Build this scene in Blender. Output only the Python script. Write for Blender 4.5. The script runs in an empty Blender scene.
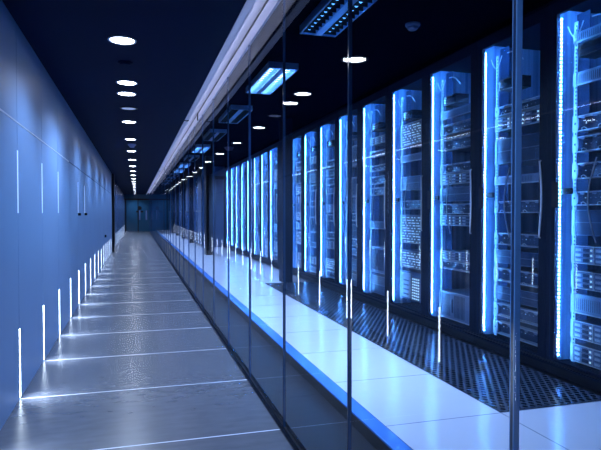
import bpy, math, random
from mathutils import Vector, Matrix
random.seed(7)
sc = bpy.context.scene
col = sc.collection
R = math.radians

# ------------------------------------------------------------------ layout (metres)
EYE = 1.2
CEIL = 2.412          # corridor ceiling
WL = -0.729           # face of the left wall
GX = 0.784            # corridor face of the glass wall
FZ = 0.078            # raised server floor
SC = 2.72             # server room ceiling
RX = 2.78             # front of the cabinets' glass
YEND = 38.0
YB = -2.2

# ------------------------------------------------------------------ materials
def mat(name, base=(0.5, 0.5, 0.5), rough=0.5, metal=0.0, spec=0.5, emit=None, es=0.0, sample=True):
    m = bpy.data.materials.new(name); m.use_nodes = True
    b = m.node_tree.nodes['Principled BSDF']
    b.inputs['Base Color'].default_value = (*base, 1)
    b.inputs['Roughness'].default_value = rough
    b.inputs['Metallic'].default_value = metal
    b.inputs['Specular IOR Level'].default_value = spec
    if emit:
        b.inputs['Emission Color'].default_value = (*emit, 1)
        b.inputs['Emission Strength'].default_value = es
    if not sample:
        m.cycles.emission_sampling = 'NONE'
    return m

def N(m, t, **kw):
    n = m.node_tree.nodes.new(t)
    for k, v in kw.items():
        setattr(n, k, v)
    return n
def L(m, a, b):
    m.node_tree.links.new(a, b)
def bsdf(m):
    return m.node_tree.nodes['Principled BSDF']
def geo_xyz(m):
    g = N(m, 'ShaderNodeNewGeometry'); s = N(m, 'ShaderNodeSeparateXYZ')
    L(m, g.outputs['Position'], s.inputs[0])
    return g, s
def mth(m, op, a, b=None, c=None):
    n = N(m, 'ShaderNodeMath', operation=op)
    for i, v in enumerate((a, b, c)):
        if v is None: continue
        if isinstance(v, (int, float)): n.inputs[i].default_value = v
        else: L(m, v, n.inputs[i])
    return n.outputs[0]
def mixc(m, f, a, b):
    n = N(m, 'ShaderNodeMix', data_type='RGBA')
    L(m, f, n.inputs[0])
    for i, v in ((6, a), (7, b)):
        if isinstance(v, tuple): n.inputs[i].default_value = (*v, 1)
        else: L(m, v, n.inputs[i])
    return n.outputs[2]
def noise(m, scale, vec=None, detail=4, sc3=None):
    n = N(m, 'ShaderNodeTexNoise'); n.inputs['Scale'].default_value = scale; n.inputs['Detail'].default_value = detail
    if vec is not None:
        if sc3:
            mp = N(m, 'ShaderNodeMapping'); mp.inputs['Scale'].default_value = sc3
            L(m, vec, mp.inputs[0]); vec = mp.outputs[0]
        L(m, vec, n.inputs['Vector'])
    return n.outputs['Fac']
def ramp(m, f, lo, hi, a=0.0, b=1.0):
    n = N(m, 'ShaderNodeMapRange'); L(m, f, n.inputs[0])
    n.inputs[1].default_value = lo; n.inputs[2].default_value = hi
    n.inputs[3].default_value = a; n.inputs[4].default_value = b
    return n.outputs[0]

def line_mask(m, coord, off, pitch, half):
    """1 on a joint line of half-width HALF repeating each PITCH."""
    t = mth(m, 'SUBTRACT', coord, off - pitch / 2)
    t = mth(m, 'FLOORED_MODULO', t, pitch)
    t = mth(m, 'ABSOLUTE', mth(m, 'SUBTRACT', t, pitch / 2))
    return mth(m, 'LESS_THAN', t, half)

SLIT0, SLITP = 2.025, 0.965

# corridor floor: large polished dark grey tiles, pale joints, cloudy wear
def floor_mat(name, c1, c2, joint, r1, r2, spec=0.5, half=0.0045):
    m = mat(name, c1, 0.3, spec=spec)
    g, s = geo_xyz(m)
    n1 = noise(m, 1.3, g.outputs['Position'], 1.5, (0.6, 1.6, 1))
    n2 = noise(m, 14.0, g.outputs['Position'], 2, (0.5, 1.4, 1))
    f = ramp(m, n2, 0.2, 0.8)
    c = mixc(m, f, c1, c2)
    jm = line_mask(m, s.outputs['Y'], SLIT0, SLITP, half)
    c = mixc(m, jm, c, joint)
    L(m, c, bsdf(m).inputs['Base Color'])
    bsdf(m).inputs['Roughness'].default_value = r1
    return m
M = {}
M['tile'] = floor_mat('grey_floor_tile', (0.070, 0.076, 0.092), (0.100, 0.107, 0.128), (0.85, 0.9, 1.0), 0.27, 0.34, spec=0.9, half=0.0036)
M['shadedtile'] = floor_mat('shaded_floor_tile', (0.006, 0.007, 0.010), (0.010, 0.011, 0.015), (0.10, 0.11, 0.14), 0.35, 0.4, spec=0.25, half=0.003)  # same tile as the corridor, its weaker light put into the colour

# white raised floor tile
m = M['white_tile'] = mat('white_raised_tile', (0.62, 0.68, 0.78), 0.3)
g, s = geo_xyz(m)
n1 = noise(m, 2.0, g.outputs['Position'], 1.5)
c = mixc(m, ramp(m, n1, 0.2, 0.8), (0.63, 0.68, 0.78), (0.65, 0.70, 0.80))
j = mth(m, 'MAXIMUM', line_mask(m, s.outputs['Y'], 2.68, 0.79, 0.003), line_mask(m, s.outputs['X'], 1.957, 0.706, 0.0025))
L(m, mixc(m, j, c, (0.08, 0.12, 0.2)), bsdf(m).inputs['Base Color'])
bsdf(m).inputs['Roughness'].default_value = 0.2; bsdf(m).inputs['Specular IOR Level'].default_value = 0.9

# perforated tile: staggered round holes through dark steel
m = M['perf'] = mat('perforated_steel', (0.2, 0.24, 0.3), 0.28, metal=0.6)
g, s = geo_xyz(m)
P = 0.05
def hole(offx, offy):
    a = mth(m, 'SUBTRACT', mth(m, 'FLOORED_MODULO', mth(m, 'ADD', s.outputs['X'], offx), P), P / 2)
    b = mth(m, 'SUBTRACT', mth(m, 'FLOORED_MODULO', mth(m, 'ADD', s.outputs['Y'], offy), P * 1.7), P * 0.85)
    d = mth(m, 'SQRT', mth(m, 'ADD', mth(m, 'MULTIPLY', a, a), mth(m, 'MULTIPLY', mth(m, 'MULTIPLY', b, b), 0.75)))
    return mth(m, 'LESS_THAN', d, 0.0150)
hm = mth(m, 'MAXIMUM', hole(0, 0), hole(P / 2, P * 0.85))
L(m, mixc(m, hm, (0.07, 0.10, 0.16), (0.001, 0.002, 0.004)), bsdf(m).inputs['Base Color'])
L(m, mth(m, 'MULTIPLY', mth(m, 'SUBTRACT', 1.0, hm), 0.55), bsdf(m).inputs['Metallic'])
L(m, mth(m, 'MULTIPLY', mth(m, 'SUBTRACT', 1.0, hm), 0.5), bsdf(m).inputs['Specular IOR Level'])
L(m, ramp(m, hm, 0, 1, 0.27, 0.9), bsdf(m).inputs['Roughness'])

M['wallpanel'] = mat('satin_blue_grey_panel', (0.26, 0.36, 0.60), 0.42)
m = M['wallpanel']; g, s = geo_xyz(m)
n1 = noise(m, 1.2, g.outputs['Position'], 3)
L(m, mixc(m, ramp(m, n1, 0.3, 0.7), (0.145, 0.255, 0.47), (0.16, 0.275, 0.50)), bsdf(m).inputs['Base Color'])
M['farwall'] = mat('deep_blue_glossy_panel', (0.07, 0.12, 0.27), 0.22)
M['seam'] = mat('panel_joint', (0.03, 0.05, 0.1), 0.6)
M['pale_trim'] = mat('pale_metal_trim', (0.6, 0.7, 0.85), 0.3, metal=0.5)
M['ceil'] = mat('navy_ceiling', (0.0022, 0.0085, 0.036), 0.5, spec=0.01)
M['ceil2'] = mat('near_black_ceiling', (0.0006, 0.0016, 0.006), 0.6, spec=0.0)
M['black'] = mat('black_metal', (0.003, 0.004, 0.007), 0.4, spec=0.25)
M['blackgloss'] = mat('black_gloss', (0.005, 0.007, 0.012), 0.15)
M['covegrey'] = mat('lilac_grey_paint', (0.5, 0.5, 0.62), 0.5)
m = M['covelip'] = mat('translucent_lip', (0.62, 0.64, 0.72), 0.45)
tl = N(m, 'ShaderNodeBsdfTranslucent'); tl.inputs[0].default_value = (0.62, 0.66, 0.78, 1)
mx = N(m, 'ShaderNodeMixShader'); mx.inputs[0].default_value = 0.35
L(m, bsdf(m).outputs[0], mx.inputs[1]); L(m, tl.outputs[0], mx.inputs[2]); L(m, mx.outputs[0], m.node_tree.nodes['Material Output'].inputs[0])
M['bluestrip'] = mat('blue_edge_strip', (0.05, 0.22, 0.66), 0.22)
M['chrome'] = mat('polished_metal', (0.75, 0.8, 0.9), 0.18, metal=1.0)
M['endglass'] = mat('teal_frosted_glazing', (0.016, 0.075, 0.15), 0.2)
M['farpanel'] = mat('slate_blue_panel', (0.08, 0.15, 0.32), 0.25)
M['farpanel2'] = mat('pale_slate_panel', (0.2, 0.27, 0.42), 0.25)
M['seal'] = mat('dark_blue_glass_joint', (0.012, 0.03, 0.08), 0.15)
M['glassedge'] = mat('polished_glass_edge', (0.02, 0.07, 0.18), 0.12)
M['edgeglint'] = mat('painted_edge_glint', (0.12, 0.3, 0.65), 0.15)  # lit edges of the closest joint, highlight painted as paler blue
M['lens'] = mat('downlight_lens', (0.9, 0.9, 0.9), 0.4, emit=(0.85, 0.90, 1.0), es=30.0)
M['lensdim'] = mat('dim_downlight_lens', (0.5, 0.5, 0.6), 0.4, emit=(0.35, 0.45, 0.75), es=0.55, sample=False)
M['domelilac'] = mat('lilac_plastic', (0.4, 0.42, 0.7), 0.4)
M['slit'] = mat('slit_diffuser', (0.8, 0.9, 1.0), 0.4, emit=(0.72, 0.86, 1.0), es=20.0, sample=False)
M['reflstreak'] = mat('painted_wall_reflection', (0.6, 0.75, 1.0), 0.4, emit=(0.42, 0.62, 1.0), es=0.85, sample=False)
M['covelight'] = mat('cove_led', (1, 1, 1), 0.4, emit=(0.70, 0.78, 1.0), es=24.0)
M['louvre'] = mat('blue_white_louvre_metal', (0.16, 0.4, 0.8), 0.3, metal=0.3)
M['tube_lit'] = mat('lit_fluorescent_tube', (1, 1, 1), 0.4, emit=(0.72, 0.9, 1.0), es=14.0)
M['tube_off'] = mat('dim_fluorescent_tube', (0.3, 0.5, 0.8), 0.3, emit=(0.1, 0.4, 1.0), es=2.2)

# cabinets
M['cabframe'] = mat('cabinet_black_frame', (0.003, 0.006, 0.018), 0.5, spec=0.06)
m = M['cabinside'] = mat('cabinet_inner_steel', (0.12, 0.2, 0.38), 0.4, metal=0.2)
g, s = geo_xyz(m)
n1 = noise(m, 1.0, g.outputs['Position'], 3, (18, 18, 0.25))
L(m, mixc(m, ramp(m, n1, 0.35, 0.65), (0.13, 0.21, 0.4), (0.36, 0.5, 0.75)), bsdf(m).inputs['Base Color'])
M['ledbar'] = mat('led_strip_body', (0.8, 0.9, 1), 0.4, emit=(0.08, 0.37, 1.0), es=120.0)
M['ledfill'] = mat('added_fill_strip', (0.8, 0.9, 1), 0.4, emit=(0.06, 0.33, 1.0), es=190.0)  # out-of-sight strip added to light the equipment
m = M['ledbar']; g = N(m, 'ShaderNodeTexCoord'); sp = N(m, 'ShaderNodeSeparateXYZ'); L(m, g.outputs['Object'], sp.inputs[0])
pm = line_mask(m, sp.outputs['Z'], 0.14, 0.0265, 0.0052)
L(m, mth(m, 'MULTIPLY', pm, 200.0), bsdf(m).inputs['Emission Strength'])
bsdf(m).inputs['Base Color'].default_value = (0.05, 0.12, 0.3, 1)
M['leddot'] = mat('led_diode', (1, 1, 1), 0.4, emit=(0.80, 0.93, 1.0), es=5.0, sample=False)
M['glowplate'] = mat('glow_backing_blue_steel', (0.02, 0.045, 0.11), 0.45)
M['rail'] = mat('pale_mounting_rail', (0.72, 0.8, 0.9), 0.45)
M['hole'] = mat('rail_hole', (0.01, 0.03, 0.09), 0.6)
M['chassis'] = mat('server_dark_steel', (0.13, 0.2, 0.34), 0.35, metal=0.3)
M['face'] = mat('server_blue_grey_face', (0.36, 0.46, 0.64), 0.35, metal=0.2)
M['facedark'] = mat('server_black_face', (0.05, 0.09, 0.18), 0.3)
M['trimlite'] = mat('server_bright_edge', (0.92, 0.95, 1.0), 0.3)
M['ledwhite'] = mat('indicator_led', (1, 1, 1), 0.4, emit=(0.5, 0.8, 1.0), es=1.2, sample=False)
M['cable'] = mat('white_cable', (0.95, 0.97, 1.0), 0.25, spec=1.0)

# clear glass: transparent with Fresnel mirror on the outer face only
def glass_mat(name, tint, ior, boost, clear_only=False, base=0.0, cap=1.0):
    m = bpy.data.materials.new(name); m.use_nodes = True
    nt = m.node_tree; nt.nodes.remove(bsdf(m)); out = nt.nodes['Material Output']
    tr = N(m, 'ShaderNodeBsdfTransparent'); tr.inputs[0].default_value = (*tint, 1)
    if clear_only:
        L(m, tr.outputs[0], out.inputs[0]); return m
    gl = N(m, 'ShaderNodeBsdfGlossy'); gl.inputs['Roughness'].default_value = 0.0
    gl.inputs[0].default_value = (0.95, 0.97, 1, 1)
    fr = N(m, 'ShaderNodeFresnel'); fr.inputs[0].default_value = ior
    f = mth(m, 'MULTIPLY', fr.outputs[0], boost)
    f = mth(m, 'MINIMUM', mth(m, 'ADD', f, base), cap)
    mx = N(m, 'ShaderNodeMixShader'); L(m, f, mx.inputs[0]); L(m, tr.outputs[0], mx.inputs[1]); L(m, gl.outputs[0], mx.inputs[2])
    L(m, mx.outputs[0], out.inputs[0])
    return m
M['glass'] = glass_mat('partition_glass', (0.92, 0.96, 1.0), 1.5, 0.58, cap=0.30)
M['glassclear'] = glass_mat('partition_glass_inner', (0.97, 0.985, 1.0), 1.5, 1.0, clear_only=True)
M['doorglass'] = glass_mat('cabinet_door_glass', (0.88, 0.94, 1.0), 1.5, 1.0)
m = M['doorglass']; out = m.node_tree.nodes['Material Output']; prev = out.inputs[0].links[0].from_socket
tl = N(m, 'ShaderNodeBsdfTranslucent'); tl.inputs[0].default_value = (0.5, 0.7, 1.0, 1)
mx = N(m, 'ShaderNodeMixShader'); mx.inputs[0].default_value = 0.035
L(m, prev, mx.inputs[1]); L(m, tl.outputs[0], mx.inputs[2]); L(m, mx.outputs[0], out.inputs[0])

# ------------------------------------------------------------------ mesh building
class MB:
    def __init__(self):
        self.v = []; self.f = []; self.mi = []; self.mats = []
    def _m(self, m):
        if m not in self.mats: self.mats.append(m)
        return self.mats.index(m)
    def box(self, x0, x1, y0, y1, z0, z1, m, faces=None):
        """faces: {'-x': material} overrides"""
        n = len(self.v)
        self.v += [(x, y, z) for x in (x0, x1) for y in (y0, y1) for z in (z0, z1)]
        fs = {'-x': (0, 1, 3, 2), '+x': (4, 6, 7, 5), '-y': (0, 4, 5, 1), '+y': (2, 3, 7, 6), '-z': (0, 2, 6, 4), '+z': (1, 5, 7, 3)}
        for k, f in fs.items():
            self.f.append(tuple(n + i for i in f)); self.mi.append(self._m((faces or {}).get(k, m)))
        return self
    def prism(self, poly, axis, a0, a1, m):
        """extrude a 2D outline along AXIS from a0 to a1"""
        n = len(self.v); k = len(poly)
        for a in (a0, a1):
            for p, q in poly:
                self.v.append({'x': (a, p, q), 'y': (p, a, q), 'z': (p, q, a)}[axis])
        mi = self._m(m)
        self.f.append(tuple(range(n, n + k))); self.f.append(tuple(range(n + 2 * k - 1, n + k - 1, -1))); self.mi += [mi, mi]
        for i in range(k):
            j = (i + 1) % k
            self.f.append((n + i, n + j, n + k + j, n + k + i)); self.mi.append(mi)
        return self
    def lathe(self, prof, c, m, seg=28, close=True):
        """profile (r, z) spun about the vertical axis at C"""
        n = len(self.v); k = len(prof); mi = self._m(m)
        for i in range(seg):
            a = 2 * math.pi * i / seg
            for r, z in prof:
                self.v.append((c[0] + r * math.cos(a), c[1] + r * math.sin(a), c[2] + z))
        for i in range(seg):
            j = (i + 1) % seg
            for p in range(k - 1):
                self.f.append((n + i * k + p, n + j * k + p, n + j * k + p + 1, n + i * k + p + 1)); self.mi.append(mi)
        if close:
            self.f.append(tuple(n + i * k for i in range(seg))); self.mi.append(mi)
            self.f.append(tuple(n + i * k + k - 1 for i in range(seg))); self.mi.append(mi)
        return self
    def tube(self, pts, r, m, seg=6):
        n = len(self.v); mi = self._m(m); k = len(pts)
        for i, p in enumerate(pts):
            p = Vector(p)
            d = (Vector(pts[min(i + 1, k - 1)]) - Vector(pts[max(i - 1, 0)])).normalized()
            up = Vector((1, 0, 0)) if abs(d.x) < 0.9 else Vector((0, 1, 0))
            a = d.cross(up).normalized(); b = d.cross(a)
            for q in range(seg):
                t = 2 * math.pi * q / seg
                self.v.append(tuple(p + (a * math.cos(t) + b * math.sin(t)) * r))
        for i in range(k - 1):
            for q in range(seg):
                w = (q + 1) % seg
                self.f.append((n + i * seg + q, n + i * seg + w, n + (i + 1) * seg + w, n + (i + 1) * seg + q)); self.mi.append(mi)
        self.f.append(tuple(range(n, n + seg))); self.f.append(tuple(range(n + (k - 1) * seg, n + k * seg))); self.mi += [mi, mi]
        return self
    def mesh(self, name):
        me = bpy.data.meshes.new(name); me.from_pydata(self.v, [], self.f)
        for m in self.mats: me.materials.append(m)
        for p, i in zip(me.polygons, self.mi): p.material_index = i
        import bmesh
        bm = bmesh.new(); bm.from_mesh(me); bmesh.ops.recalc_face_normals(bm, faces=bm.faces); bm.to_mesh(me); bm.free()
        me.update(); return me
    def build(self, name, parent=None, bevel=0.0):
        o = bpy.data.objects.new(name, self.mesh(name)); col.objects.link(o)
        if parent: o.parent = parent
        if bevel:
            b = o.modifiers.new('edge', 'BEVEL'); b.width = bevel; b.segments = 2; b.limit_method = 'ANGLE'
        return o

def thing(name, label, cat, loc, group=None):
    o = bpy.data.objects.new(name, None); col.objects.link(o); o.location = loc
    o.empty_display_size = 0.1
    o['label'] = label; o['category'] = cat
    if group: o['group'] = group
    return o
def struct(o, label=None):
    o['kind'] = 'structure'
    if label: o['label'] = label; 
    return o
def copy_tree(o, parent=None, loc=None):
    c = o.copy(); col.objects.link(c)
    if parent: c.parent = parent
    if loc is not None: c.location = loc
    for ch in list(o.children): copy_tree(ch, c)
    return c
ORD = ['first', 'second', 'third', 'fourth', 'fifth', 'sixth', 'seventh', 'eighth', 'ninth', 'tenth', 'eleventh', 'twelfth', 'thirteenth',
       'fourteenth', 'fifteenth', 'sixteenth', 'seventeenth', 'eighteenth', 'nineteenth', 'twentieth']
def ordn(i):
    if i < 20: return ORD[i]
    return ({2: 'twenty', 3: 'thirty', 4: 'forty'}[(i + 1) // 10] + '-' + ORD[(i + 1) % 10 - 1]) if (i + 1) % 10 else {3: 'thirtieth', 4: 'fortieth'}[(i + 1) // 10]
def light(name, kind, loc, power, color, parent=None, **kw):
    l = bpy.data.lights.new(name, kind); l.energy = power; l.color = color
    rot = kw.pop('rot', None)
    for k, v in kw.items(): setattr(l, k, v)
    o = bpy.data.objects.new(name, l); col.objects.link(o); o.location = loc
    if rot is not None: o.rotation_euler = rot
    if parent: o.parent = parent
    return o
def aim(d):
    return Vector(d).to_track_quat('-Z', 'Y').to_euler()

# ------------------------------------------------------------------ setting: floors
struct(MB().box(WL - 0.05, GX - 0.03, YB, YEND, -0.1, 0.0, M['tile']).build('floor'))
struct(MB().box(GX + 0.03, 1.163, YB, YEND, -0.1, 0.0, M['shadedtile']).build('floor_shaded_strip'))
struct(MB().box(1.163, 5.0, YB, YEND, -0.1, FZ - 0.012, M['black']).box(1.251, 2.70, YB, YEND, FZ - 0.012, FZ, M['white_tile']).build('floor_raised'))
struct(MB().box(1.163, 1.251, YB, YEND, FZ - 0.012, FZ, M['bluestrip']).build('trim_blue_edge', bevel=0.003))
t = MB()
t.box(GX - 0.03, GX - 0.004, YB, YEND, -0.1, 0.008, M['blackgloss'])
t.box(GX - 0.004, GX + 0.016, YB, YEND, -0.1, -0.005, M['black'])
t.box(GX + 0.016, GX + 0.03, YB, YEND, -0.1, 0.008, M['blackgloss'])
struct(t.build('trim_glass_track'))

# setting: ceilings
struct(MB().box(WL - 0.05, 0.61, YB, YEND, CEIL, CEIL + 0.1, M['ceil']).build('ceiling'))
struct(MB().box(0.80, 5.0, YB, YEND, SC, SC + 0.1, M['ceil2']).box(0.80, 0.9, YB, YEND, CEIL + 0.03, SC, M['ceil2']).build('ceiling_server_room'))
# cove between ceiling edge and glass
t = MB()
t.box(0.60, GX, YB, YEND, CEIL + 0.10, CEIL + 0.14, M['covegrey'])          # top of the recess
t.box(0.61, 0.663, YB, YEND, CEIL - 0.004, CEIL + 0.0, M['covelip'])      # lip
t.box(GX + 0.0005, 0.80, YB, YEND, CEIL + 0.0, CEIL + 0.14, M['covegrey'])  # fascia over the glass
t.box(0.60, 0.61, YB, YEND, CEIL + 0.012, CEIL + 0.10, M['covegrey'])
struct(t.build('ceiling_cove'))
struct(MB().box(GX - 0.006, GX, YB, YEND, CEIL + 0.088, CEIL + 0.0995, M['black']).build('trim_cove_groove'))
o = MB().box(0.622, 0.640, YB + 0.02, YEND - 0.02, CEIL + 0.020, CEIL + 0.026, M['covelight']).build('cove_light_strip')
o['label'] = 'long pale light strip in the ceiling cove above the glass wall'; o['category'] = 'light strip'
for y in (7.45, 16.6, 24.9):
    struct(MB().box(0.60, 0.665, y, y + 0.03, CEIL - 0.012, CEIL + 0.015, M['black']).box(GX - 0.012, GX, y, y + 0.03, CEIL, CEIL + 0.10, M['black']).build('trim_cove_joint'))

# setting: walls
t = MB()
t.box(WL - 0.1, WL - 0.008, YB, 18.2, 0, CEIL, M['seam'])
ys = [YB] + [SLIT0 + SLITP * k for k in range(-4, 17) if SLIT0 + SLITP * k < 18.2] + [18.2]
for a, b in zip(ys, ys[1:]):
    t.box(WL - 0.008, WL, a + 0.003, b - 0.003, 0.0, 1.773, M['wallpanel'])
    t.box(WL - 0.008, WL, a + 0.003, b - 0.003, 1.787, CEIL, M['wallpanel'])
struct(t.build('wall_left'))
struct(MB().box(WL - 0.007, WL + 0.002, YB, 6.815, 1.7745, 1.7855, M['pale_trim']).build('trim_wall_seam'))
struct(MB().box(WL - 0.1, -0.655, 18.2, 18.45, 0, CEIL, M['black']).build('wall_pier_left'))
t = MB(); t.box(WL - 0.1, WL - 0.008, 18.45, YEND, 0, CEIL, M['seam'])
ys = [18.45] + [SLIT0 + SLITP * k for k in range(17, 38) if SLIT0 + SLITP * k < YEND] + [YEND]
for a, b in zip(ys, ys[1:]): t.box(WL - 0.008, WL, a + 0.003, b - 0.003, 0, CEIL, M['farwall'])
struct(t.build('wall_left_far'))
struct(MB().box(WL - 0.1, 5.0, YB - 0.1, YB, -0.1, SC + 0.1, M['farpanel']).build('wall_back'))
struct(MB().box(WL - 0.1, 5.0, YEND, YEND + 0.1, -0.1, SC + 0.1, M['black']).build('wall_end'))
struct(MB().box(4.9, 5.0, YB, YEND, -0.1, SC, M['black']).build('wall_right'))
# dark upper wall over the cabinets, up to the ceiling
struct(MB().box(RX + 0.02, RX + 0.1, YB, 18.4, 2.652, SC, M['ceil2']).build('wall_right_upper'))
# piers in the server room
struct(MB().box(2.26, 2.42, 8.72, 8.98, FZ, SC, M['cabframe']).build('pillar_1'))
struct(MB().box(1.78, 1.98, 15.0, 15.5, FZ, SC, M['black']).build('pillar_2'))

# glazed end wall of the corridor: frame, two doors, band over them
y = YEND
t = MB()
t.box(WL, 1.9, y - 0.10, y, 0, CEIL, M['endglass'])
struct(t.build('wall_end_glazing'))
t = MB()
t.box(WL, 1.9, y - 0.13, y - 0.10, 2.05, 2.13, M['black'])
for x in (WL + 0.06, 0.10, 0.93, 1.75):
    t.box(x - 0.03, x + 0.03, y - 0.13, y - 0.10, 0.0, 2.05, M['black'])
struct(t.build('trim_end_frame'))
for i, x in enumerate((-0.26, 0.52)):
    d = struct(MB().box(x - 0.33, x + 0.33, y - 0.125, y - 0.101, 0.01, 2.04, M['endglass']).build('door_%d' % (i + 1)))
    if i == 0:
        MB().lathe([(0.001, 0), (0.13, 0), (0.13, 0.03), (0.001, 0.03)], (0, 0, 0), M['black'], 16, close=False).build('reflection_plate', d).matrix_world = Matrix.Translation((0.2, y - 0.13, 1.52)) @ Matrix.Rotation(R(90), 4, 'X')  # head of a dark reflected figure, built as a solid plate
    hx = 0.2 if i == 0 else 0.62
    MB().box(hx - 0.05, hx + 0.05, y - 0.17, y - 0.125, 0.75, 1.36, M['farpanel']).box(hx - (0.22 if i == 0 else 0.08), hx + (0.22 if i == 0 else 0.08), y - 0.15, y - 0.125, 1.24, 1.34, M['black']).build('door_handle', d)  # handle and crossbar added, shaped after the same dark reflection

# glass wall: one pane per metre with a dark joint
for k in range(-2, 38):
    y0 = 0.04 + 0.993 * k; y1 = min(y0 + 0.993, YEND - 0.01)
    if y1 - y0 < 0.2: continue
    rnd = random.Random(k)
    p = MB()
    ang = 0 if k < 0 else R(rnd.uniform(-0.2, 0.2))
    yc = (y0 + y1) / 2; h = (y1 - y0) / 2 - 0.006
    p.box(0, 0.012, -h, h, 0.0, CEIL, M['glassclear'], {'-x': M['glass'], '-y': M['glassedge'], '+y': M['glassedge']})
    o = p.build('window_%d' % (k + 3)); o.location = (GX, yc, 0); o.rotation_euler = (0, 0, ang)
    struct(o)
    s = MB().box(-0.001, 0.014, h + 0.001, h + (0.011 if k < 2 else 0.007), 0.0, CEIL - 0.004, M['seal'])
    if k == 0: s.box(-0.0015, 0.013, h - 0.0015, h + 0.001, 0.0, CEIL - 0.004, M['edgeglint']).box(-0.0015, 0.013, h + 0.011, h + 0.013, 0.0, CEIL - 0.004, M['edgeglint'])
    s = s.build('joint', o)
    s['label'] = 'dark vertical joint of the glass pane'

# far section of the server room beyond the cabinets
t = MB()
t.box(2.06, 2.9, 18.40, 18.46, FZ, SC, M['farpanel'])
struct(t.build('wall_partition_glazed'))
t = MB()
for x in (2.06, 2.44, 2.78): t.box(x - 0.03, x + 0.03, 18.36, 18.40, FZ, SC - 0.3, M['cabframe'])
t.box(2.06, 2.8, 18.36, 18.40, 2.3, 2.4, M['cabframe'])
struct(t.build('trim_partition_frame'))
t = MB(); yy = 18.46; i = 0
t.box(2.06, 2.16, 18.46, YEND, FZ, SC, M['black'])
while yy < YEND - 1.2:
    t.box(2.045, 2.06, yy + 0.03, yy + 1.17, FZ + 0.05, 1.25, M['farpanel' if i % 3 else 'farpanel2'])
    t.box(2.045, 2.06, yy + 0.03, yy + 1.17, 1.28, 2.45, M['farpanel' if i % 2 else 'farpanel2'])
    yy += 1.2; i += 1
struct(t.build('wall_right_far'))
for i, y in enumerate((21.2, 24.8, 28.4, 32.0)):
    struct(MB().box(1.90, 2.04, y, y + 0.3, FZ, SC, M['cabframe']).build('pillar_%d' % (i + 3)))

# ------------------------------------------------------------------ corridor lights
def downlight(x, y, mode):
    z = CEIL
    lab = {'on': 'lit round recessed downlight', 'dim': 'round recessed downlight glowing only dimly'}[mode]
    t = thing('ceiling_downlight', lab, 'downlight', (x, y, z), 'recessed round downlights along the corridor ceiling')
    MB().lathe([(0.097, 0.0), (0.097, -0.006), (0.088, -0.009), (0.080, -0.004), (0.080, 0.0)], (0, 0, 0), M['pale_trim'] if mode == 'on' else M['black'], 32, close=False).build('trim_ring', t)
    MB().lathe([(0.001, -0.005), (0.079, -0.005), (0.079, -0.001), (0.001, -0.001)], (0, 0, 0), M['lens'] if mode == 'on' else M['lensdim'], 32, close=False).build('lens', t)
    if mode == 'on':
        light('beam', 'SPOT', (0, 0, -0.03), 92.0, (0.50, 0.68, 1.0), t, spot_size=R(142), spot_blend=0.75, shadow_soft_size=0.04)
    return t
DX = -0.088
rows = [(4.14 + 1.83 * k, 'on') for k in range(-2, 19)] + [(5.47, 'on'), (6.80, 'dim')]
rows.sort()
vis = [r for r in rows if r[0] > 4]
for y, mode in rows:
    t = downlight(DX if y not in (5.47, 6.80) else DX + 0.01, y, mode)
    if y < 4:
        t['label'] = 'lit round recessed downlight in the corridor ceiling %s' % ('just out of view above the viewer', 'over the viewer', 'behind the viewer')[min(2, int((4 - y) / 1.8))]
    elif mode == 'dim':
        t['label'] = 'only dimly glowing recessed downlight in the corridor ceiling row'
    else:
        t['label'] = 'lit round downlight, %s of the corridor ceiling row counted from the viewer' % ordn([r[0] for r in vis].index(y))
def detector(x, y, z, m, label, r=0.055, h=0.05):
    t = thing('smoke_detector', label, 'smoke detector', (x, y, z))
    MB().lathe([(r, 0), (r, -h * 0.35), (r * 0.85, -h * 0.5)], (0, 0, 0), m, 24).build('base', t)
    MB().lathe([(r * 0.7, -h * 0.5), (r * 0.7, -h * 0.8), (r * 0.5, -h), (0.002, -h)], (0, 0, 0), m, 24).build('sensor_head', t)
    return t
detector(-0.07, 10.3, CEIL, M['domelilac'], 'small lilac dome detector on the corridor ceiling between downlights', 0.07, 0.06)
detector(-0.08, 4.75, CEIL, M['ceil'], 'dark flat detector on the corridor ceiling behind the first downlight', 0.06, 0.02)
detector(2.14, 4.1, SC, M['farpanel'], 'dark round smoke detector on the black server room ceiling', 0.06, 0.05)

# wall slit lights, then painted light reflections at eye level
NS = 37
for k in range(1, NS):
    y = SLIT0 + SLITP * k
    if 18.1 < y < 18.5: continue
    lab = 'bright vertical slit light at the foot of the corridor wall, %s from the viewer' % ordn(k - 1) if k > 0 else 'bright vertical slit light at the foot of the corridor wall, beside the viewer'
    t = thing('led_wall_lamp', lab, 'wall light', (WL, y, 0.0), 'low slit lights along the corridor wall')
    MB().box(0, 0.003, -0.022, -0.016, 0.012, 0.452, M['pale_trim']).box(0, 0.003, 0.016, 0.022, 0.012, 0.452, M['pale_trim']).build('frame', t)
    MB().box(0.0, 0.002, -0.0155, 0.0155, 0.012, 0.45, M['slit']).build('diffuser', t)
    light('beam', 'SPOT', (0.02, 0, 0.05), 13.0, (0.74, 0.85, 1.0), t, spot_size=R(26), spot_blend=1.0, shadow_soft_size=0.004, rot=aim((1, 0, -0.105)))
    light('glow', 'SPOT', (0.03, 0, 0.18), 14.0, (0.62, 0.76, 1.0), t, spot_size=R(100), spot_blend=1.0, shadow_soft_size=0.02, rot=aim((0.7, 0, -1.0)))
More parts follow.
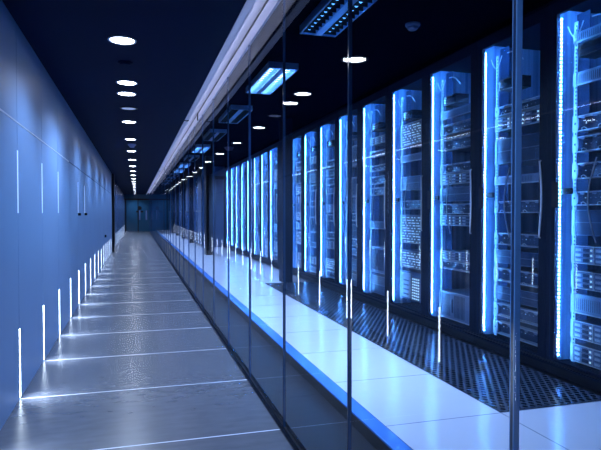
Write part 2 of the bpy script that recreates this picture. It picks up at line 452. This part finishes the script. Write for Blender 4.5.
for i, y in enumerate([SLIT0 + SLITP * k for k in (2, 3, 4, 6, 7)]):
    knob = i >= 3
    lab = 'painted eye-level light reflection on the corridor wall%s, %s from the viewer' % (' over a black knob' if knob else '', ordn(i))
    t = thing('led_wall_lamp', lab, 'wall light', (WL, y, 0.0), 'upper painted light reflections on the corridor wall')
    MB().box(0.0, 0.002, -0.011, 0.011, 1.20, 1.60, M['reflstreak']).build('diffuser', t)  # no lamp here: light reflected on the wall, painted as a glow
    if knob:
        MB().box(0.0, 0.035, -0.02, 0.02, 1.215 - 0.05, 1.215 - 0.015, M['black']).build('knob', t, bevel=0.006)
o = MB().box(0.0, 0.04, -0.04, 0.04, 0, 0.06, M['black']).build('door_stop', bevel=0.008); o.location = (WL, 14.1, 0.62)
o['label'] = 'small black knob low on the corridor wall near the dark pier'; o['category'] = 'knob'; o.name = 'wall_switch'

# ------------------------------------------------------------------ louvred ceiling fixtures in the server room
for k in range(12):
    yf = 4.40 + 2.34 * k
    lit = k in (1, 4, 6, 7)
    t = thing('ceiling_louvre_light', '%s twin-tube louvre light, %s along the server room ceiling from the viewer' % ('brightly lit' if lit else 'dim blue', ordn(k)), 'ceiling light', (1.435, yf - 0.62, SC), 'louvred fixtures along the server room ceiling')
    w, l = 0.155, 0.62
    b = MB()
    b.box(-w, w, -l, l, -0.012, -0.001, M['louvre'])
    b.box(-w, -w + 0.012, -l, l, -0.065, -0.012, M['louvre']); b.box(w - 0.012, w, -l, l, -0.065, -0.012, M['louvre'])
    b.box(-w, w, -l, -l + 0.012, -0.065, -0.012, M['louvre']); b.box(-w, w, l - 0.012, l, -0.065, -0.012, M['louvre'])
    b.box(-0.03, 0.03, -l + 0.012, l - 0.012, -0.065, -0.012, M['louvre'])
    b.build('housing', t)
    for s in (-1, 1):
        cx = s * 0.088
        MB().tube([(cx, -l + 0.02, -0.032), (cx, l - 0.02, -0.032)], 0.013, M['tube_lit' if lit else 'tube_off'], 8).build('fluorescent_tube', t)
        lv = MB()
        for q in range(15):
            yy = -l + 0.05 + q * (2 * l - 0.1) / 14
            lv.box(cx - 0.055, cx + 0.055, yy - 0.0015, yy + 0.0015, -0.065, -0.047 if lit else -0.015, M['louvre'] if lit else M['black'])
        lo = lv.build('louvre', t); lo['kind'] = 'stuff'
    light('downward_beam', 'AREA', (0, 0, -0.07), 46.0, (0.36, 0.54, 1.0), t, shape='RECTANGLE', size=0.22, size_y=1.1, spread=R(105))

# ------------------------------------------------------------------ perforated floor tiles
yp = 2.68
i = 0
while yp < 8.6:
    a, b = yp + 0.004, min(yp + 0.786, 8.69)
    o = MB().box(-0.376, 0.376, 0, b - a, 0, 0.003, M['perf']).box(-0.381, -0.376, 0, b - a, 0, 0.004, M['cabframe']).build('perforated_floor_tile')
    o.location = (1.957 + 0.381, a, FZ + 0.0005)
    o['label'] = 'dark perforated floor tile before the cabinets, %s from the viewer' % ordn(i); o['category'] = 'floor tile'; o['group'] = 'perforated floor tiles along the cabinets'
    yp += 0.79; i += 1

# ------------------------------------------------------------------ server cabinets
PITCH = 0.866
CH = 2.65 - FZ        # cabinet height
def cab_proto():
    """local origin: floor, front glass plane x=0, far inner edge of the glass y=0, the door extends to y=-0.70"""
    t = thing('server_cabinet', '', 'server cabinet', (0, 0, 0))
    y0, y1 = -0.70 - 0.083 + 0.001, 0.083 - 0.001
    b = MB()
    b.box(0.03, 1.0, y1 - 0.02, y1, 0, CH, M['cabframe'])
    b.box(0.03, 1.0, y0, y0 + 0.02, 0, CH, M['cabframe'])
    b.box(0.03, 1.0, y0 + 0.02, y1 - 0.02, CH - 0.03, CH, M['cabframe'])
    b.box(0.03, 1.0, y0 + 0.02, y1 - 0.02, 0.0, 0.08, M['cabframe'])
    b.build('cabinet_shell', t)
    b = MB()
    b.box(0.06, 0.9, 0.035, 0.062, 0.085, CH - 0.035, M['cabinside'])
    b.box(0.06, 0.9, -0.762, -0.735, 0.085, CH - 0.035, M['cabinside'])
    b.box(0.9, 0.92, -0.762, 0.062, 0.085, CH - 0.035, M['cabinside'])
    b.build('inner_lining', t)
    b = MB(); b.box(0.0, 0.03, y0, y1, 0.0, 0.085, M['black']); b.box(-0.012, 0.0, y0, y1, 0.06, 0.072, M['cabframe']); b.build('plinth', t)
    # door: black frame around glass
    d = MB()
    d.box(0.0, 0.028, 0.002, y1, 0.09, CH, M['cabframe'])
    d.box(0.0, 0.028, y0, -0.702, 0.09, CH, M['cabframe'])
    d.box(0.0, 0.028, -0.702, 0.002, 0.09, 0.105, M['cabframe'])
    d.box(0.0, 0.028, -0.702, 0.002, 2.485, CH, M['cabframe'])
    d.box(-0.0015, 0.0, 0.040, 0.043, 0.1, CH - 0.01, M['seal'])
    d = d.build('door', t)
    # glass, rounded upper corners are read from the frame
    MB().box(0.008, 0.014, -0.701, 0.001, 0.106, 2.484, M['glassclear'], {'-x': M['doorglass']}).build('glass_pane', d)
    # bowed handle on the near stile and its latch
    pts = []
    for i in range(17):
        u = i / 16; z = 0.95 + 0.54 * u
        pts.append((-0.012 - 0.03 * math.sin(math.pi * u), -0.72 - 0.058 * math.sin(math.pi * u), z))
    h = MB().tube([(0.0, -0.72, 0.945)] + pts + [(0.0, -0.72, 1.495)], 0.007, M['cable'], 8)
    h.build('door_handle', d)
    MB().box(-0.006, -0.001, -0.03, 0.03, 1.16, 1.34, M['black']).box(0.030, 0.05, -0.11, -0.005, 1.25, 1.29, M['black']).build('latch', d)
    # LED strip inside the far edge; hidden fill strips added near side and top
    s = MB(); dts = MB(); z = 0.14
    s.box(0.020, 0.026, -0.0220, -0.0140, 0.13, 2.45, M['ledbar']).box(0.020, 0.026, -0.738, -0.706, 0.13, 2.45, M['ledfill']).box(0.034, 0.040, -0.70, -0.03, 2.521, 2.529, M['ledbar'])
    n = 0
    while z < 2.44:
        if True:
            w = 0.0052 + 0.0055 * max(0, math.sin(n * 0.55)) * max(0, math.sin(n * 0.13 + 1))
            dts.box(0.016, 0.019, -0.018 - w, -0.018 + w, z - w * 0.8, z + w * 0.8, M['leddot'])
        z += 0.0265; n += 1
    so = s.build('led_strip', t); dts.build('diodes', so)
    # plate added behind the strip to catch the LED glow
    MB().box(0.20, 0.203, -0.085, 0.034, 0.10, CH - 0.06, M['glowplate']).build('glow_backing', t)
    # mounting rails with square holes
    for yy in (-0.072, -0.63):
        r = MB(); r.box(0.095, 0.101, yy - 0.015, yy + 0.015, 0.10, 2.42, M['rail'])
        z = 0.12
        while z < 2.40:
            r.box(0.0935, 0.095, yy - 0.011, yy - 0.002, z, z + 0.012, M['hole']); z += 0.026
        r.build('mounting_rail', t)
    # loose cables: bow at handle height, tuft near the top
    c = MB()
    c.tube([(0.040, -0.32 + 0.07 * math.sin(math.pi * u / 12), 0.93 + 0.55 * u / 12) for u in range(13)], 0.005, M['cable'], 6)
    c.build('cable', t)
    c = MB()
    c.tube([(0.075, -0.02 - 0.14 * u / 8, 2.40 - 0.09 * math.sin(math.pi * u / 8)) for u in range(9)], 0.004, M['cable'], 6)
    c.build('cable', t)
    c = MB()
    c.tube([(0.07, -0.24 - 0.19 * u / 8, 2.40 - 0.10 * u / 8 + 0.03 * math.sin(math.pi * u / 8)) for u in range(9)], 0.005, M['cable'], 6)
    c.build('cable', t)
    return t

# ---- things that are mounted in the cabinets; local: front plane x=0, y 0 (far ear) .. -0.50, z 0..h
WID = 0.58
def ear(b, h, y, m):
    b.box(-0.004, -0.0005, y - 0.016, y + 0.016, 0.0, h, m)
def srv_drive(parts, h=0.115):
    out = []
    b = MB(); b.box(0.0, 0.6, -WID + 0.03, -0.03, 0.002, h - 0.002, M['chassis']); out.append(('chassis', b))
    b = MB()
    for z in (0.0, h - 0.006): b.box(-0.012, 0, -WID + 0.03, -0.03, z, z + 0.006, M['trimlite'])
    for q in range(4):
        y = -0.03 - q * (WID - 0.06) / 3
        b.box(-0.012, 0, y - 0.002, y + 0.002, 0.006, h - 0.006, M['trimlite'])
    out.append(('bezel', b))
    for y in (-0.014, -WID + 0.014):
        b = MB(); ear(b, h, y, M['rail']); out.append(('mounting_ear', b))
    for q in range(3):
        for r in range(3):
            y1 = -0.036 - q * (WID - 0.06) / 3; y0 = y1 - (WID - 0.06) / 3 + 0.010
            z0 = 0.009 + r * (h - 0.016) / 3; z1 = z0 + (h - 0.016) / 3 - 0.005
            b = MB(); b.box(-0.008, 0, y0, y1, z0, z1, M['face'])
            b.box(-0.011, -0.008, y1 - 0.055, y1 - 0.01, z0 + 0.006, z1 - 0.008, M['trimlite'])
            b.box(-0.0105, -0.008, y0 + 0.035, y1 - 0.075, z0 + 0.004, z1 - 0.004, M['facedark'])
            b.box(-0.012, -0.008, y0 + 0.012, y0 + 0.024, (z0 + z1) / 2 - 0.005, (z0 + z1) / 2 + 0.005, M['ledwhite'])
            out.append(('drive_caddy', b))
    return out
def srv_arm(parts, h=0.105):
    out = []
    b = MB(); b.box(0.05, 0.6, -WID + 0.03, -0.03, 0.004, h - 0.004, M['facedark']); out.append(('chassis', b))
    b = MB(); b.box(0.0, 0.05, -WID + 0.03, -0.03, h - 0.012, h - 0.004, M['trimlite'])
    for q in range(5):
        y = -0.06 - q * 0.105
        b.prism([(y, h - 0.012), (y - 0.05, h - 0.012), (y - 0.038, h - 0.028), (y - 0.012, h - 0.024)], 'x', 0.0, 0.006, M['face'])
    out.append(('top_rail', b))
    b = MB(); b.box(0.0, 0.05, -WID + 0.03, -0.03, 0.0, 0.008, M['trimlite'])
    for q in range(3):
        y = -0.08 - q * 0.14
        b.tube([(0.0, y, 0.008), (-0.01, y - 0.01, 0.02), (-0.01, y - 0.03, 0.024), (0.0, y - 0.045, 0.010)], 0.003, M['trimlite'], 5)
    out.append(('bottom_rail', b))
    for y in (-0.018, -WID + 0.018):
        b = MB(); b.prism([(y - 0.024, 0.0), (y + 0.018, 0.0), (y + 0.018, h), (y - 0.018, h), (y - 0.036, h * 0.72), (y - 0.036, h * 0.3)], 'x', -0.005, -0.0008, M['rail'])
        b.box(-0.006, -0.005, y - 0.012, y, h * 0.44, h * 0.56, M['hole'])
        out.append(('mounting_ear', b))
    b = MB()
    for q in range(9):
        b.box(0.046, 0.05, -0.07 - q * 0.045, -0.062 - q * 0.045, h * 0.5, h * 0.5 + 0.006, M['ledwhite' if q % 3 == 0 else 'face'])
    out.append(('indicator_row', b))
    return out
def srv_switch(parts, h=0.24):
    out = []
    b = MB(); b.box(0.0, 0.45, -WID + 0.03, -0.03, 0.002, h - 0.002, M['chassis']); out.append(('chassis', b))
    b = MB()
    for z in (0.0, h - 0.005): b.box(-0.006, 0, -WID + 0.03, -0.03, z, z + 0.005, M['trimlite'])
    b.box(-0.006, 0, -0.036, -0.03, 0, h, M['trimlite']); out.append(('bezel', b))
    nr = max(1, int(h / 0.03))
    for cgrp in range(4):
        b = MB()
        for r in range(nr):
            for q in range(3):
                y = -0.062 - cgrp * 0.108 - q * 0.030; z = 0.012 + r * (h - 0.02) / nr
                b.box(-0.006, 0, y - 0.006, y + 0.006, z + 0.002, z + 0.010, M['ledwhite' if (r + q + cgrp) % 4 else 'facedark'])
        out.append(('port_block', b))
    for y in (-0.014, -WID + 0.014):
        b = MB(); ear(b, h, y, M['rail']); out.append(('mounting_ear', b))
    return out
def srv_blank(parts, h=0.1):
    b = MB(); b.box(0.0, 0.02, -WID + 0.03, -0.03, 0.0, h, M['face'])
    for q in range(24):
        y = -0.05 - q * 0.0175
        b.box(-0.001, 0.0, y - 0.002, y + 0.002, h * 0.2, h * 0.8, M['facedark'])
    o = [('panel', b)]
    b = MB(); ear(b, h, -0.014, M['rail']); ear(b, h, -WID + 0.014, M['rail']); o.append(('mounting_ear', b))
    b = MB(); b.box(-0.006, -0.001, -WID + 0.03, -0.03, 0.0, 0.008, M['trimlite']); o.append(('lower_edge', b))
    return o
def srv_dark(parts, h=0.16):
    b = MB(); b.box(0.0, 0.5, -WID + 0.03, -0.03, 0.0, h, M['facedark'])
    o = [('chassis', b)]
    b = MB()
    for z in (0.0, h * 0.5, h - 0.003): b.box(-0.004, 0.0, -WID + 0.03, -0.03, z, z + 0.003, M['face'])
    o.append(('seam_strip', b))
    b = MB(); b.box(-0.004, -0.0005, -0.028, 0.0, 0.0, h, M['rail']); o.append(('mounting_ear', b))
    return o
def srv_tall(parts, h=0.27):
    b = MB(); b.box(0.0, 0.6, -WID + 0.03, -0.03, 0.0, h, M['face'])
    o = [('chassis', b)]
    b = MB()
    for z in (0.0, h - 0.006): b.box(-0.012, 0, -WID + 0.03, -0.03, z, z + 0.006, M['trimlite'])
    for y in (-0.014, -WID + 0.024): b.box(-0.012, 0, y - 0.004, y + 0.004, 0.006, h - 0.006, M['trimlite'])
    o.append(('bezel', b))
    b = MB(); b.box(-0.008, 0, -0.24, -0.22, h * 0.25, h * 0.75, M['facedark'])
    b.box(-0.014, -0.008, -0.234, -0.226, h * 0.3, h * 0.7, M['chrome']); o.append(('pull_handle', b))
    b = MB()
    for q in range(18): b.box(-0.003, 0, -0.05 - q * 0.022, -0.042 - q * 0.022, h * 0.1, h * 0.9, M['facedark'] if not 7 <= q <= 9 else M['face'])
    o.append(('vent', b))
    return o
def srv_white(parts, h=0.27):
    b = MB(); b.box(0.0, 0.5, -WID + 0.03, -0.03, 0.0, h, M['chassis'])
    o = [('chassis', b)]
    b = MB(); b.box(-0.01, 0, -0.26, -0.05, 0.02, h - 0.02, M['rail'])
    for q in range(4): b.box(-0.012, -0.01, -0.22, -0.10, 0.05 + q * 0.05, 0.065 + q * 0.05, M['chassis'])
    o.append(('control_panel', b))
    b = MB()
    for r in range(8):
        for q in range(4): b.box(-0.006, 0, -0.31 - q * 0.042, -0.29 - q * 0.042, 0.02 + r * 0.03, 0.033 + r * 0.03, M['ledwhite'])
    o.append(('port_block', b))
    b = MB(); ear(b, h, -0.014, M['rail']); o.append(('mounting_ear', b))
    return o
def srv_box(parts, h=0.085):
    b = MB(); b.box(0.0, 0.14, -0.26, -0.04, 0.0, h, M['black'])
    o = [('housing', b)]
    b = MB(); b.box(-0.002, 0.0, -0.25, -0.05, 0.008, h - 0.008, M['blackgloss']); o.append(('display', b))
    return o
KIND = {'drive': (srv_drive, 'rack_server', 'drive-bay server', 'server'), 'arm': (srv_arm, 'rack_server', 'open-railed server', 'server'),
        'switch': (srv_switch, 'network_switch', 'port-studded switch', 'network switch'), 'blank': (srv_blank, 'vented_panel', 'vented panel', 'panel'),
        'dark': (srv_dark, 'rack_server', 'dark-faced server', 'server'), 'tall': (srv_tall, 'rack_server', 'tall bright-edged server', 'server'),
        'white': (srv_white, 'rack_server', 'pale-fronted appliance', 'server'), 'box': (srv_box, 'display_box', 'small black box', 'display')}
CACHE = {}
def mounted(kind, h, k, z, detailed, label, group):
    key = (kind, round(h, 3), detailed)
    loc = (RX + 0.09, CY[k] - 0.06, FZ + z)
    if key not in CACHE:
        fn, name, _, cat = KIND[kind]
        ps = fn(detailed, h)
        if detailed:
            t = thing(name, label, cat, loc, group)
            for pn, b in ps: b.build(pn, t)
        else:
            b = MB()
            for pn, q in ps:
                n = len(b.v); b.v += q.v
                for f, mi in zip(q.f, q.mi):
                    b.f.append(tuple(n + i for i in f)); b.mi.append(b._m(q.mats[mi]))
            t = b.build(name); t.location = loc; t['category'] = cat
        CACHE[key] = t
    else:
        t = copy_tree(CACHE[key], None, loc)
    t['label'] = label; t['group'] = group
    return t

LAY = {  # heights above the room's floor: (kind, z0, z1)
    0: [('drive', .19, .31), ('drive', .35, .47), ('blank', .52, .65), ('drive', .69, .81), ('drive', .86, .98), ('dark', 1.05, 1.22), ('arm', 1.25, 1.35), ('arm', 1.43, 1.54), ('arm', 1.61, 1.72), ('arm', 1.75, 1.86), ('blank', 2.06, 2.15), ('box', 2.25, 2.335), ('blank', 2.35, 2.42)],
    1: [('arm', .20, .31), ('arm', .35, .46), ('dark', .49, .60), ('arm', .64, .75), ('dark', .79, .90), ('arm', .94, 1.04), ('arm', 1.20, 1.30), ('blank', 1.43, 1.50), ('dark', 1.60, 1.80), ('drive', 1.87, 1.98), ('arm', 1.995, 2.075), ('box', 2.2, 2.29)],
    2: [('tall', .19, .45), ('arm', .66, .745), ('drive', .75, .84), ('drive', 1.08, 1.18), ('arm', 1.19, 1.29), ('dark', 1.31, 1.44), ('drive', 1.47, 1.57), ('arm', 1.58, 1.67), ('arm', 1.80, 1.91), ('arm', 1.95, 2.05), ('blank', 2.10, 2.18), ('box', 2.23, 2.32)],
    3: [('white', .25, .56), ('switch', .60, .79), ('switch', .87, 1.18), ('arm', 1.24, 1.34), ('dark', 1.45, 1.60), ('blank', 1.76, 1.84), ('switch', 1.94, 2.18), ('box', 2.23, 2.32)],
    4: [('dark', .20, .42), ('tall', .46, .78), ('blank', 1.0, 1.1), ('arm', 1.42, 1.52), ('arm', 1.56, 1.66), ('arm', 1.72, 1.80), ('arm', 1.90, 1.98), ('drive', 2.05, 2.14), ('box', 2.23, 2.32)],
}
NC = 18
CY = {k: 3.225 + PITCH * k for k in range(-1, NC)}
proto = cab_proto()
for k in range(-1, NC):
    t = proto if k == -1 else copy_tree(proto)
    t.location = (RX, CY[k], FZ)
    t['group'] = 'glass-doored server cabinets in the row'
    who = 'the cabinet %s from the viewer' % ordn(k)
    t['label'] = 'black glass-doored server cabinet lit by an LED strip, %s from the viewer' % ordn(k) if k >= 0 else 'empty glass-doored cabinet beside the viewer, just outside the view'
    if k < 0: continue
    if k in LAY: lay = LAY[k]
    else:
        rnd = random.Random(40 + k); lay = []; z = 0.2
        while z < 2.12:
            kd = rnd.choice(['arm', 'arm', 'drive', 'switch', 'dark', 'blank', 'tall', 'arm', 'drive'])
            h = {'arm': .11, 'drive': .12, 'switch': rnd.choice([.15, .24]), 'dark': .16, 'blank': .09, 'tall': .27}[kd]
            if z + h > 2.17: break
            lay.append((kd, z, z + h)); z += h + rnd.choice([0.03, 0.05, 0.16])
        lay.append(('box', 2.23, 2.32))
    tot = len([x for x in lay if x[0] != 'box'])
    lay = sorted(lay, key=lambda x: x[1])
    for i, (kd, z0, z1) in enumerate(lay):
        word = KIND[kd][2]
        lab = ('small black box near the top of %s' % who) if kd == 'box' else '%s mounted %s in %s' % (word, 'lowest' if i == 0 else ordn(i) + ' up', who)
        mounted(kd, z1 - z0, k, z0 - FZ, k <= 4, lab, 'equipment in ' + who)

# ------------------------------------------------------------------ camera, world, view
cam = bpy.data.cameras.new('camera'); co = bpy.data.objects.new('camera', cam); col.objects.link(co)
cam.sensor_width = 36.0; cam.lens = 560 * 36.0 / 601; cam.clip_start = 0.02
co.location = (0, 0, EYE)
co.rotation_euler = (R(90 - 1.23), 0, -math.atan(164 / 560))
sc.camera = co
w = bpy.data.worlds.new('world'); sc.world = w; w.use_nodes = True
w.node_tree.nodes['Background'].inputs[0].default_value = (0.01, 0.03, 0.08, 1); w.node_tree.nodes['Background'].inputs[1].default_value = 0.3
sc.view_settings.view_transform = 'Standard'; sc.view_settings.look = 'None'
sc.view_settings.exposure = 0.0; sc.view_settings.gamma = 1.0; sc.view_settings.use_curve_mapping = False
cy = sc.cycles
cy.use_denoising = True
cy.max_bounces = 12; cy.transparent_max_bounces = 32; cy.glossy_bounces = 5; cy.diffuse_bounces = 3
cy.sample_clamp_indirect = 3.0; cy.caustics_reflective = False; cy.caustics_refractive = False
